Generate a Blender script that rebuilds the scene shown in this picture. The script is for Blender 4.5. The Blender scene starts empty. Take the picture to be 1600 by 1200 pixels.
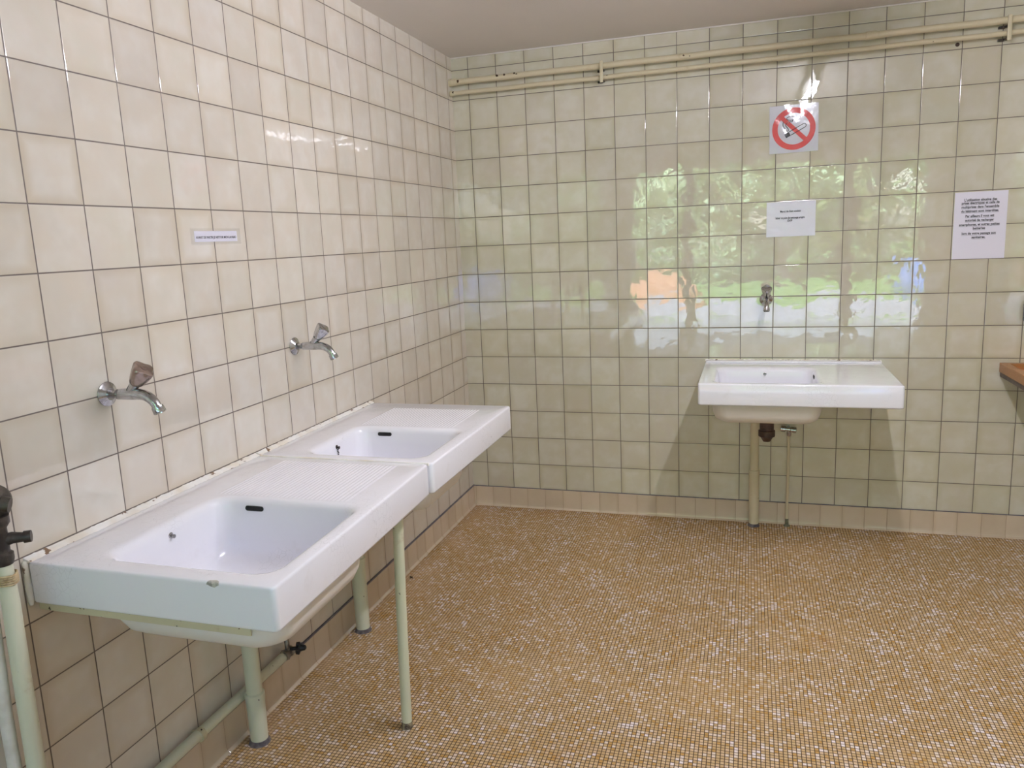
import bpy, bmesh, math, random
from mathutils import Vector, Matrix
random.seed(7)
S = bpy.context.scene
COL = S.collection
PI = math.pi

# ---------------------------------------------------------------- camera
cam_d = bpy.data.cameras.new('camera')
cam = bpy.data.objects.new('camera', cam_d)
COL.objects.link(cam)
cam.location = (1.4813, -3.9315, 1.4698)
cam.rotation_euler = (1.3943, 0.0440, 0.2998)
cam_d.sensor_fit = 'HORIZONTAL'
cam_d.sensor_width = 36
cam_d.lens = 1205.0 / 1600 * 36
cam_d.shift_x = 6.4 / 1600
cam_d.shift_y = -10.9 / 1600
cam_d.clip_start = .02
cam_d.clip_end = 300
S.camera = cam

# ---------------------------------------------------------------- view and world
vs = S.view_settings
vs.view_transform = 'Standard'
vs.look = 'None'
vs.gamma = 1
vs.use_curve_mapping = False
vs.exposure = EXPOSURE = 0.12
S.cycles.use_denoising = True
S.cycles.max_bounces = 10
S.cycles.diffuse_bounces = 5
S.cycles.glossy_bounces = 5
S.cycles.sample_clamp_indirect = 8
S.cycles.blur_glossy = 0.0
S.cycles.caustics_reflective = False
S.cycles.caustics_refractive = False

W = bpy.data.worlds.new('sky')
S.world = W
W.use_nodes = True
wn = W.node_tree
wn.nodes.clear()
sky = wn.nodes.new('ShaderNodeTexSky')
sky.sky_type = 'NISHITA'
sky.sun_disc = False
sky.sun_elevation = math.radians(52)
sky.sun_rotation = math.radians(20)
sky.air_density = 1.0
sky.dust_density = 1.5
bg = wn.nodes.new('ShaderNodeBackground')
bg.inputs[1].default_value = 1.0
wo = wn.nodes.new('ShaderNodeOutputWorld')
wn.links.new(sky.outputs[0], bg.inputs[0])
wn.links.new(bg.outputs[0], wo.inputs[0])

sun_d = bpy.data.lights.new('sun', 'SUN')
sun_d.energy = 31.0
sun_d.angle = math.radians(.6)
sun_d.color = (.60, .89, 1.32)
sun = bpy.data.objects.new('sun', sun_d)
COL.objects.link(sun)
sun.location = (0, 6, 9)
sun.rotation_euler = (math.radians(-40), 0, math.radians(18))   # shines away from the room, on to the trees

# daylight portal filling the open side of the room (guides sky sampling only)
pd = bpy.data.lights.new('sky_portal', 'AREA')
pd.shape = 'RECTANGLE'
pd.size, pd.size_y = 3.0, 2.15
pd.cycles.is_portal = True
po = bpy.data.objects.new('sky_portal', pd)
COL.objects.link(po)
po.location = (1.68, -5.32, 1.10)
po.rotation_euler = (math.radians(90), 0, 0)

TUBE_POWER = 200.0
TUBE_COLOR = (.97, .975, 1.09)

# ---------------------------------------------------------------- helpers
def srgb(r, g, b):
    f = lambda c: (c / 255 / 12.92) if c <= 10.3 else ((c / 255 + .055) / 1.055) ** 2.4
    return (f(r), f(g), f(b), 1)

class NT:
    """small wrapper for building node materials"""
    def __init__(s, name):
        s.m = bpy.data.materials.new(name)
        s.m.use_nodes = True
        s.t = s.m.node_tree
        s.n = s.t.nodes
        s.p = s.n['Principled BSDF']
    def lk(s, a, b): s.t.links.new(a, b)
    def set(s, sock, v):
        if isinstance(v, bpy.types.NodeSocket): s.lk(v, sock)
        else: sock.default_value = v
    def math(s, op, a, b=0.0, c=0.0, clamp=False):
        n = s.n.new('ShaderNodeMath'); n.operation = op; n.use_clamp = clamp
        s.set(n.inputs[0], a); s.set(n.inputs[1], b)
        if op in ('MULTIPLY_ADD', 'SMOOTH_MIN', 'SMOOTH_MAX'): s.set(n.inputs[2], c)
        return n.outputs[0]
    def ramp(s, v, lo, hi, smooth=True):
        n = s.n.new('ShaderNodeMapRange'); n.interpolation_type = 'SMOOTHSTEP' if smooth else 'LINEAR'
        s.set(n.inputs[0], v); n.inputs[1].default_value = lo; n.inputs[2].default_value = hi
        return n.outputs[0]
    def mix(s, f, a, b, kind='MIX'):
        n = s.n.new('ShaderNodeMix'); n.data_type = 'RGBA'; n.blend_type = kind
        s.set(n.inputs[0], f); s.set(n.inputs[6], a); s.set(n.inputs[7], b)
        return n.outputs[2]
    def noise(s, vec, scale, detail=2, rough=.5, col=False):
        n = s.n.new('ShaderNodeTexNoise')
        if vec is not None: s.lk(vec, n.inputs['Vector'])
        n.inputs['Scale'].default_value = scale; n.inputs['Detail'].default_value = detail
        n.inputs['Roughness'].default_value = rough
        return n.outputs[1 if col else 0]
    def white(s, vec):
        n = s.n.new('ShaderNodeTexWhiteNoise'); n.noise_dimensions = '3D'; s.lk(vec, n.inputs[0])
        return n
    def coord(s):
        return s.n.new('ShaderNodeTexCoord').outputs['Object']
    def sep(s, v):
        n = s.n.new('ShaderNodeSeparateXYZ'); s.lk(v, n.inputs[0]); return n.outputs
    def comb(s, x, y, z):
        n = s.n.new('ShaderNodeCombineXYZ')
        for i, v in enumerate((x, y, z)): s.set(n.inputs[i], v)
        return n.outputs[0]
    def vadd(s, a, b, op='ADD', sc=None):
        n = s.n.new('ShaderNodeVectorMath'); n.operation = op
        s.lk(a, n.inputs[0])
        if op == 'SCALE': n.inputs['Scale'].default_value = sc
        else: s.lk(b, n.inputs[1])
        return n.outputs[0]
    def bump(s, h, dist, strength=1.0):
        n = s.n.new('ShaderNodeBump'); n.inputs['Strength'].default_value = strength
        n.inputs['Distance'].default_value = dist; s.lk(h, n.inputs['Height'])
        s.lk(n.outputs[0], s.p.inputs['Normal'])
    def base(s, c, rough=None, metal=None, spec=None):
        s.set(s.p.inputs['Base Color'], c)
        if rough is not None: s.set(s.p.inputs['Roughness'], rough)
        if metal is not None: s.p.inputs['Metallic'].default_value = metal
        if spec is not None: s.p.inputs['Specular IOR Level'].default_value = spec

def tile_mat(name, ax, off_u, pu, off_v, pv, cols, grout, gw=.0115, tilt=.008, seed=0., top_line=False, gloss=.006):
    """glazed wall tiles; ax 0 = runs along x, 1 = runs along y; rows run up z"""
    t = NT(name)
    xyz = t.sep(t.coord())
    u = t.math('DIVIDE', t.math('SUBTRACT', xyz[ax], off_u), pu)
    v = t.math('DIVIDE', t.math('SUBTRACT', xyz[2], off_v), pv)
    fu, fv = t.math('FRACT', u), t.math('FRACT', v)
    cell = t.comb(t.math('FLOOR', u), t.math('FLOOR', v), seed)
    wn1 = t.white(cell)
    rnd = t.sep(wn1.outputs['Color'])
    du = t.math('MINIMUM', fu, t.math('SUBTRACT', 1.0, fu))
    dv = t.math('MINIMUM', fv, t.math('SUBTRACT', 1.0, fv))
    d = t.math('MINIMUM', du, dv)
    tile = t.ramp(d, gw * .65, gw * 1.25)                         # 0 in grout, 1 on tile
    loc = t.vadd(t.coord(), t.vadd(wn1.outputs['Color'], None, 'SCALE', 9.0))
    cloud = t.ramp(t.noise(loc, 7.0, 3, .55), .34, .68)
    cloud2 = t.ramp(t.noise(loc, 16.0, 2, .5), .35, .7)
    a = t.mix(rnd[0], cols[0], cols[1])
    a = t.mix(t.math('MULTIPLY', cloud, .75), a, cols[2])
    a = t.mix(t.math('MULTIPLY', cloud2, .55), a, cols[3])
    # darker tan clouds towards some tile edges
    edge = t.ramp(t.math('SUBTRACT', .5, d), .30, .5)
    a = t.mix(t.math('MULTIPLY', t.math('MULTIPLY', edge, rnd[1]), .50), a, cols[4])
    val = t.math('MULTIPLY_ADD', rnd[2], .10, .95)
    a = t.mix(1.0, a, t.comb(val, val, val), 'MULTIPLY')
    g = t.mix(t.noise(t.coord(), 14.0, 3), grout[0], grout[1])
    t.base(t.mix(tile, g, a), t.math('MULTIPLY_ADD', t.math('SUBTRACT', 1.0, tile), .7, gloss))
    t.p.inputs['IOR'].default_value = 1.95
    # pillowed edges, per-tile tilt, orange-peel waviness of the glaze
    pil = t.ramp(d, gw * .6, .022)
    wn2 = t.sep(t.white(t.comb(t.math('FLOOR', v), t.math('FLOOR', u), seed + 3.7)).outputs['Color'])
    tl = t.math('ADD', t.math('MULTIPLY', t.math('SUBTRACT', wn2[0], .5), fu),
                t.math('MULTIPLY', t.math('SUBTRACT', wn2[1], .5), fv))
    wav = t.noise(loc, 15.0, 1, .4)
    wav2 = t.noise(loc, 45.0, 1, .4)
    h = t.math('MULTIPLY', pil, .00035)
    h = t.math('ADD', h, t.math('MULTIPLY', tl, tilt * pu))
    h = t.math('ADD', h, t.math('MULTIPLY', wav, .00050))
    h = t.math('ADD', h, t.math('MULTIPLY', wav2, .00010))
    t.bump(h, 1.0)
    return t.m

def add_prop(o, **k):
    for a, b in k.items():
        if b is not None: o[a] = b
    return o

def link(name, me, mat=None, parent=None):
    o = bpy.data.objects.new(name, me)
    COL.objects.link(o)
    if mat is not None:
        for m in (mat if isinstance(mat, (list, tuple)) else [mat]): me.materials.append(m)
    if parent is not None: o.parent = parent
    return o

def build(name, bm, mat, parent=None, smooth=True, angle=38):
    bmesh.ops.remove_doubles(bm, verts=bm.verts, dist=1e-6)
    bmesh.ops.recalc_face_normals(bm, faces=bm.faces)
    if smooth:
        for f in bm.faces: f.smooth = True
        for e in bm.edges:
            if len(e.link_faces) == 2 and e.calc_face_angle(0) > math.radians(angle): e.smooth = False
    me = bpy.data.meshes.new(name)
    bm.to_mesh(me); bm.free()
    return link(name, me, mat, parent)

def empty(name, loc, rz=0, **props):
    o = bpy.data.objects.new(name, None)
    COL.objects.link(o)
    o.location = loc
    o.rotation_euler = (0, 0, rz)
    o.empty_display_size = .05
    add_prop(o, **props)
    return o

def box(bm, x0, x1, y0, y1, z0, z1, bev=0, seg=2):
    r = bmesh.ops.create_cube(bm, size=1)
    vv = r['verts']
    for v in vv:
        v.co = Vector(((x0 + x1) / 2 + v.co.x * (x1 - x0), (y0 + y1) / 2 + v.co.y * (y1 - y0), (z0 + z1) / 2 + v.co.z * (z1 - z0)))
    if bev:
        es = list({e for v in vv for e in v.link_edges})
        bmesh.ops.bevel(bm, geom=es, offset=bev, segments=seg, affect='EDGES', profile=.5)

def loft(bm, rings, cap0=True, cap1=True, close=True):
    vr = [[bm.verts.new(p) for p in r] for r in rings]
    for a, b in zip(vr, vr[1:]):
        n = len(a)
        for i in range(n if close else n - 1):
            j = (i + 1) % n
            bm.faces.new((a[i], a[j], b[j], b[i]))
    if cap0: bm.faces.new(list(reversed(vr[0])))
    if cap1: bm.faces.new(vr[-1])
    return vr

def tube(bm, pts, rad, seg=20, cap=True, up=None, ngon_turn=0):
    """sweep a circle along points; rad may be one value or one per point"""
    pts = [Vector(p) for p in pts]
    if not isinstance(rad, (list, tuple)): rad = [rad] * len(pts)
    tang = []
    for i in range(len(pts)):
        a = pts[max(i - 1, 0)]; b = pts[min(i + 1, len(pts) - 1)]
        d = b - a
        if d.length < 1e-7: d = tang[-1] if tang else Vector((0, 0, 1))
        tang.append(d.normalized())
    n = Vector((0, 0, 1)) if up is None else Vector(up)
    if abs(n.dot(tang[0])) > .95: n = Vector((1, 0, 0))
    rings = []
    for i, (c, t, r) in enumerate(zip(pts, tang, rad)):
        n = (n - t * n.dot(t)).normalized()
        b = t.cross(n)
        rings.append([c + (n * math.cos(2 * PI * k / seg + ngon_turn) + b * math.sin(2 * PI * k / seg + ngon_turn)) * max(r, 1e-5) for k in range(seg)])
    loft(bm, rings, cap, cap)

def lathe(bm, origin, axis, prof, seg=28, **k):
    """prof: (distance along axis, radius); equal distances give flat steps"""
    o = Vector(origin); a = Vector(axis).normalized()
    n = Vector((0, 0, 1)) if abs(a.z) < .9 else Vector((1, 0, 0))
    n = (n - a * n.dot(a)).normalized(); b = a.cross(n)
    rings = [[o + a * d + (n * math.cos(2 * PI * i / seg) + b * math.sin(2 * PI * i / seg)) * max(r, 1e-5) for i in range(seg)] for d, r in prof]
    loft(bm, rings)

def bez(p0, p1, p2, p3, n=10):
    p0, p1, p2, p3 = map(Vector, (p0, p1, p2, p3))
    return [(1 - t) ** 3 * p0 + 3 * (1 - t) ** 2 * t * p1 + 3 * (1 - t) * t * t * p2 + t ** 3 * p3 for t in (i / n for i in range(n + 1))]

def rrect(x0, x1, y0, y1, r, z, n=8):
    pts = []
    r = min(r, (x1 - x0) / 2 - 1e-4, (y1 - y0) / 2 - 1e-4)
    for cx, cy, a0 in ((x1 - r, y1 - r, 0), (x0 + r, y1 - r, 90), (x0 + r, y0 + r, 180), (x1 - r, y0 + r, 270)):
        for i in range(n + 1):
            a = math.radians(a0 + 90 * i / n)
            pts.append(Vector((cx + r * math.cos(a), cy + r * math.sin(a), z)))
    return pts

# ---------------------------------------------------------------- materials
G1, G2 = srgb(74, 60, 54), srgb(98, 82, 72)
TC = [srgb(209, 202, 187), srgb(206, 197, 186), srgb(219, 213, 204), srgb(211, 199, 184), srgb(188, 171, 144)]
TB = [srgb(205, 202, 182), srgb(202, 194, 178), srgb(215, 212, 199), srgb(202, 196, 170), srgb(180, 172, 136)]
P_T = .15
M_back = tile_mat('glazed_tile_back', 0, .0900, P_T, .10, .1491, TB, (G1, G2), seed=1.3)
M_left = tile_mat('glazed_tile_left', 1, -.0659 - 40 * P_T, P_T, .10, .1491, TC, (G1, G2), seed=5.1)
M_side = tile_mat('glazed_tile_side', 1, 0, P_T, .10, .1491, TC, (G1, G2), seed=8.1)

SK = [srgb(206, 188, 164), srgb(198, 180, 156), srgb(210, 194, 172), srgb(206, 186, 166), srgb(190, 168, 138)]
G3, G4 = srgb(140, 118, 92), srgb(165, 142, 114)
M_base_b = tile_mat('skirting_tile_back', 0, .017, .1005, -.5, 1.2, SK, (G3, G4), gw=.010, tilt=.006, seed=2.2, gloss=.16)
M_base_l = tile_mat('skirting_tile_left', 1, -6.04, .1005, -.5, 1.2, SK, (G3, G4), gw=.010, tilt=.006, seed=4.4, gloss=.16)

def mosaic():
    t = NT('mosaic_floor')
    co = t.coord()
    xyz = t.sep(co)
    u = t.math('DIVIDE', xyz[0], .0122); v = t.math('DIVIDE', xyz[1], .0122)
    fu, fv = t.math('FRACT', u), t.math('FRACT', v)
    w1 = t.white(t.comb(t.math('FLOOR', u), t.math('FLOOR', v), 0.0))
    rnd = t.sep(w1.outputs['Color'])
    du = t.math('MINIMUM', fu, t.math('SUBTRACT', 1.0, fu))
    dv = t.math('MINIMUM', fv, t.math('SUBTRACT', 1.0, fv))
    d = t.math('MINIMUM', du, dv)
    tile = t.ramp(d, .065, .13)
    a = t.mix(t.ramp(rnd[0], .0, 1.0, False), srgb(202, 172, 124), srgb(192, 158, 108))
    a = t.mix(t.ramp(rnd[1], .55, .9, False), a, srgb(212, 184, 146))
    a = t.mix(t.ramp(rnd[2], .84, .90), a, srgb(192, 148, 78))
    # pale tiles, clustered
    cl = t.noise(co, 9.0, 2, .6)
    s = t.math('ADD', w1.outputs['Value'], t.math('MULTIPLY', t.math('SUBTRACT', cl, .5), .9))
    a = t.mix(t.ramp(s, .78, .86), a, srgb(224, 208, 190))
    a = t.mix(t.ramp(s, .97, 1.02), a, srgb(236, 224, 222))
    # rusty and worn patches
    st = t.ramp(t.noise(co, 3.2, 5, .65), .60, .74)
    a = t.mix(t.math('MULTIPLY', st, .35), a, srgb(170, 110, 58))
    wear = t.ramp(t.noise(co, 1.6, 3, .55), .50, .70)
    g = t.mix(wear, srgb(76, 50, 24), srgb(124, 94, 58))
    # limescale film beside the left wall, under the sinks
    film = t.math('MULTIPLY', t.ramp(t.math('ADD', xyz[0], t.math('MULTIPLY', t.noise(co, 6.0, 3), .25)), .42, .12), t.ramp(t.noise(co, 4.0, 3), .36, .56))
    g = t.mix(t.math('MULTIPLY', film, .6), g, srgb(176, 146, 118))
    a = t.mix(t.math('MULTIPLY', film, .3), a, srgb(186, 158, 130))
    # dirt line along the walls
    wl = t.math('MINIMUM', xyz[0], t.math('MULTIPLY', xyz[1], -1.0))
    dl = t.ramp(t.math('ADD', wl, t.math('MULTIPLY', t.noise(co, 12.0, 3), .08)), .13, .03)
    col = t.mix(tile, g, a)
    col = t.mix(t.math('MULTIPLY', dl, .30), col, srgb(120, 88, 48))
    t.base(col, t.math('MULTIPLY_ADD', tile, -.30, .80))
    h = t.math('ADD', t.math('MULTIPLY', t.ramp(d, .05, .2), .0005), t.math('MULTIPLY', t.math('MULTIPLY', fu, t.math('SUBTRACT', rnd[0], .5)), .0003))
    t.bump(h, 1.0, .8)
    return t.m
M_floor = mosaic()

def plaster(name, c1, c2, bumpy=.0010):
    t = NT(name)
    co = t.coord()
    a = t.mix(t.noise(co, 1.6, 4, .6), c1, c2)
    dirt = t.ramp(t.noise(co, 5.0, 5, .7), .66, .78)
    a = t.mix(t.math('MULTIPLY', dirt, .35), a, srgb(150, 138, 128))
    t.base(a, .85)
    t.bump(t.noise(co, 120.0, 3, .7), bumpy)
    return t.m
M_ceil = plaster('ceiling_paint', srgb(226, 220, 216), srgb(214, 208, 204))
M_render = plaster('outside_render', srgb(190, 180, 165), srgb(175, 165, 150))

def ceramic():
    t = NT('white_fireclay')
    co = t.coord()
    a = t.mix(t.noise(co, 3.0, 4, .6), srgb(240, 239, 244), srgb(232, 231, 238))
    st = t.ramp(t.noise(co, 7.0, 4, .7), .60, .78)
    a = t.mix(t.math('MULTIPLY', st, .22), a, srgb(206, 200, 192))
    # crazing: hairline cell edges, patchy
    vo = t.n.new('ShaderNodeTexVoronoi'); vo.feature = 'DISTANCE_TO_EDGE'
    t.lk(t.vadd(co, t.vadd(t.noise(co, 30.0, 2, .5, True), None, 'SCALE', .02)), vo.inputs['Vector']); vo.inputs['Scale'].default_value = 60
    cr = t.math('MULTIPLY', t.ramp(vo.outputs[0], .03, .0), t.ramp(t.noise(co, 4.5, 2), .54, .62))
    a = t.mix(t.math('MULTIPLY', cr, .30), a, srgb(170, 168, 170))
    t.base(a, .10)
    t.p.inputs['IOR'].default_value = 1.5
    t.p.inputs['Coat Weight'].default_value = .3
    t.p.inputs['Coat Roughness'].default_value = .05
    t.bump(t.noise(co, 14.0, 2), .0006)
    return t.m
M_cer = ceramic()
def under():
    t = NT('unglazed_underside')
    co = t.coord()
    t.base(t.mix(t.noise(co, 5.0, 4, .6), srgb(234, 230, 226), srgb(222, 214, 206)), .35)
    return t.m
M_under = under()

def simple(name, c, rough, metal=0., c2=None, scale=20., bumpy=0., coat=0.):
    t = NT(name)
    a = c
    co = t.coord()
    if c2: a = t.mix(t.ramp(t.noise(co, scale, 4, .6), .4, .65), c, c2)
    t.base(a, rough, metal)
    if coat: t.p.inputs['Coat Weight'].default_value = coat
    if bumpy: t.bump(t.noise(co, scale * 3, 3), bumpy)
    return t.m

def pipe_paint(name, base, base2, chips):
    t = NT(name)
    co = t.coord()
    a = t.mix(t.noise(co, 9.0, 3), base, base2)
    c = t.ramp(t.noise(co, 38.0, 3, .6), chips, chips + .03)
    a = t.mix(c, a, srgb(70, 52, 40))
    st = t.ramp(t.noise(co, 14.0, 4, .7), .60, .75)
    a = t.mix(t.math('MULTIPLY', st, .3), a, srgb(170, 140, 96))
    t.base(a, t.math('MULTIPLY_ADD', c, .4, .38))
    t.bump(t.math('MULTIPLY_ADD', c, -.5, t.noise(co, 25.0, 3)), .0012)
    return t.m
M_pipe = pipe_paint('cream_pipe_paint', srgb(214, 203, 176), srgb(202, 190, 160), .715)
M_pipe_g = pipe_paint('greenish_cream_pipe_paint', srgb(214, 213, 192), srgb(202, 202, 178), .70)
M_rusty = pipe_paint('rusty_cream_paint', srgb(210, 202, 172), srgb(194, 184, 152), .64)
M_chrome = simple('worn_chrome', srgb(196, 196, 200), .14, 1.0, srgb(168, 166, 166), 40.)
M_brown = simple('limescaled_bronze_handle', srgb(176, 158, 150), .24, .85, srgb(140, 122, 112), 22.)
M_darkm = simple('dark_metal', srgb(62, 56, 54), .45, .5, srgb(88, 80, 72), 30., .001)
M_black = simple('black_plastic', srgb(26, 24, 26), .4, 0, srgb(46, 42, 42), 40.)
M_trap = simple('brown_trap', srgb(64, 44, 38), .5, 0, srgb(88, 62, 52), 26., .001)
M_hole = simple('dark_hole', srgb(14, 13, 14), .7)
M_seal = NT('white_sealant')
_c = M_seal.coord()
_a = M_seal.mix(M_seal.ramp(M_seal.noise(_c, 12.0, 3), .4, .65), srgb(242, 240, 236), srgb(230, 222, 208))
_a = M_seal.mix(M_seal.ramp(M_seal.noise(_c, 30.0, 3, .6), .63, .67), _a, srgb(128, 102, 80))
M_seal.base(_a, .5)
M_seal.bump(M_seal.noise(_c, 50.0, 3), .002)
M_seal = M_seal.m
M_grim = simple('dark_joint', srgb(96, 92, 102), .7, 0, srgb(116, 110, 114), 30.)
M_paper = simple('white_paper', srgb(228, 226, 240), .6)
M_film = NT('clear_plastic_film')
M_film.n.remove(M_film.p)
_tr = M_film.n.new('ShaderNodeBsdfTransparent'); _tr.inputs[0].default_value = (.995, .995, .995, 1)
_gl = M_film.n.new('ShaderNodeBsdfGlossy'); _gl.inputs['Roughness'].default_value = .06
_bu = M_film.n.new('ShaderNodeBump'); _bu.inputs['Distance'].default_value = .0006
M_film.lk(M_film.noise(M_film.coord(), 24.0, 2, .5), _bu.inputs['Height'])
M_film.lk(_bu.outputs[0], _gl.inputs['Normal'])
_lw = M_film.n.new('ShaderNodeLayerWeight'); _lw.inputs[0].default_value = .5
_fr = M_film.n.new('ShaderNodeMath'); _fr.operation = 'MULTIPLY_ADD'; _fr.inputs[1].default_value = .25; _fr.inputs[2].default_value = .035; M_film.lk(M_film.math('POWER', _lw.outputs['Facing'], 3.0), _fr.inputs[0])
_mx = M_film.n.new('ShaderNodeMixShader')
M_film.lk(_fr.outputs[0], _mx.inputs[0]); M_film.lk(_tr.outputs[0], _mx.inputs[1]); M_film.lk(_gl.outputs[0], _mx.inputs[2])
M_film.lk(_mx.outputs[0], M_film.n['Material Output'].inputs[0])
M_film = M_film.m
M_ink = simple('black_ink', srgb(40, 38, 50), .6)
M_red = simple('red_print', srgb(224, 48, 40), .4)
M_lam = NT('laminated_paper')
M_lam.base(srgb(226, 226, 238), .12)
M_lam.p.inputs['IOR'].default_value = 1.5
M_lam.bump(M_lam.noise(M_lam.coord(), 22.0, 2, .5), .0007)
M_lam = M_lam.m

def wood():
    t = NT('varnished_wood')
    co = t.coord()
    s = t.sep(co)
    v = t.comb(t.math('MULTIPLY', s[0], 3.0), t.math('MULTIPLY', s[1], 3.0), t.math('MULTIPLY', s[2], 30.0))
    n = t.noise(v, 9.0, 4, .6)
    t.base(t.mix(n, srgb(182, 132, 84), srgb(150, 102, 60)), .35)
    return t.m
M_wood = wood()
M_wood2 = simple('orange_wood_panel', srgb(190, 118, 56), .3, 0, srgb(170, 100, 44), 8.)

# ---------------------------------------------------------------- room shell
RX, RY, H = 3.62, -5.2, 2.40          # right wall, open rear side, ceiling height
def slab(name, x0, x1, y0, y1, z0, z1, mat):
    bm = bmesh.new(); box(bm, x0, x1, y0, y1, z0, z1)
    return add_prop(build(name, bm, mat, smooth=False), kind='structure')
slab('floor', -.2, RX + .2, RY - .25, .2, -.12, 0, M_floor)
slab('ceiling', -.2, RX + .2, RY - .25, .2, H, H + .2, M_ceil)
slab('wall_left', -.2, 0, RY - .25, .2, 0, H, M_left)
slab('wall_back', 0, RX, 0, .2, 0, H, M_back)
slab('wall_right', RX, RX + .2, RY - .25, .2, 0, H, M_side)
bm = bmesh.new()                      # rear side: open front between a pier, a lintel and a right pier
box(bm, 0, .17, RY - .22, RY, 0, H)
box(bm, 3.22, RX, RY - .22, RY, 0, H)
box(bm, .17, 3.22, RY - .22, RY, 2.16, H)
add_prop(build('wall_rear', bm, M_side, smooth=False), kind='structure')
slab('trim_1', .74, .84, RY - .18, RY - .08, 0, 2.16, simple('brown_post', srgb(92, 78, 64), .5, 0, srgb(70, 58, 48), 12.))
slab('trim_2', 2.42, 2.56, RY - .18, RY - .04, 0, 2.16, bpy.data.materials['brown_post'])

def skirting(name, along, length, mat):
    """tiled skirting, 6 mm proud, with a coved foot"""
    prof = [(0, .1085), (.004, .1085), (.0062, .1065), (.0066, .02), (.0095, .008), (.018, .0006), (.018, -.002), (0, -.002)]
    bm = bmesh.new()
    ends = []
    for s in (0, length):
        ends.append([Vector((s, -o, z)) if along == 0 else Vector((o, -s, z)) for o, z in prof])
    loft(bm, ends)
    return add_prop(build(name, bm, mat, angle=30), kind='structure')
skirting('baseboard_back', 0, RX, M_base_b)
skirting('baseboard_left', 1, -RY, M_base_l)
bm = bmesh.new(); box(bm, 0, .0056, RY, 0, .1078, .1146); add_prop(build('trim_3', bm, M_grim), kind='structure')
bm = bmesh.new(); box(bm, 0, RX, -.0045, 0, .1086, .1122); add_prop(build('trim_4', bm, M_grim), kind='structure')
# thin plaster lip where tile meets ceiling on the back wall
bm = bmesh.new(); box(bm, 0, RX, -.006, 0, H - .006, H, .001); add_prop(build('trim_5', bm, M_ceil), kind='structure')

# ---------------------------------------------------------------- ceiling lamp (above the frame, seen as glints in the tiles)
lamp = empty('ceiling_lamp', (1.84, -1.86, H), 0, label='white batten ceiling lamp with one bare fluorescent tube above the back sink', category='lamp')
bm = bmesh.new(); box(bm, -.030, .030, -.77, .77, -.045, 0, .004)
build('housing', bm, simple('white_enamel', srgb(230, 228, 222), .4), lamp)
for s in (-1, 1):
    bm = bmesh.new(); box(bm, -.016, .016, s * .765 - .010, s * .765 + .010, -.096, -.045, .003)
    build('lamp_holder', bm, bpy.data.materials['white_enamel'], lamp)
bm = bmesh.new(); tube(bm, [(0, -.755, -.082), (0, .755, -.082)], .013, 16)
tm = bpy.data.materials.new('fluorescent_tube'); tm.use_nodes = True
tn = tm.node_tree; tn.nodes.clear()
em = tn.nodes.new('ShaderNodeEmission'); em.inputs[0].default_value = (*TUBE_COLOR, 1); em.inputs[1].default_value = TUBE_POWER
mo = tn.nodes.new('ShaderNodeOutputMaterial'); tn.links.new(em.outputs[0], mo.inputs[0])
build('tube', bm, tm, lamp)

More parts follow.
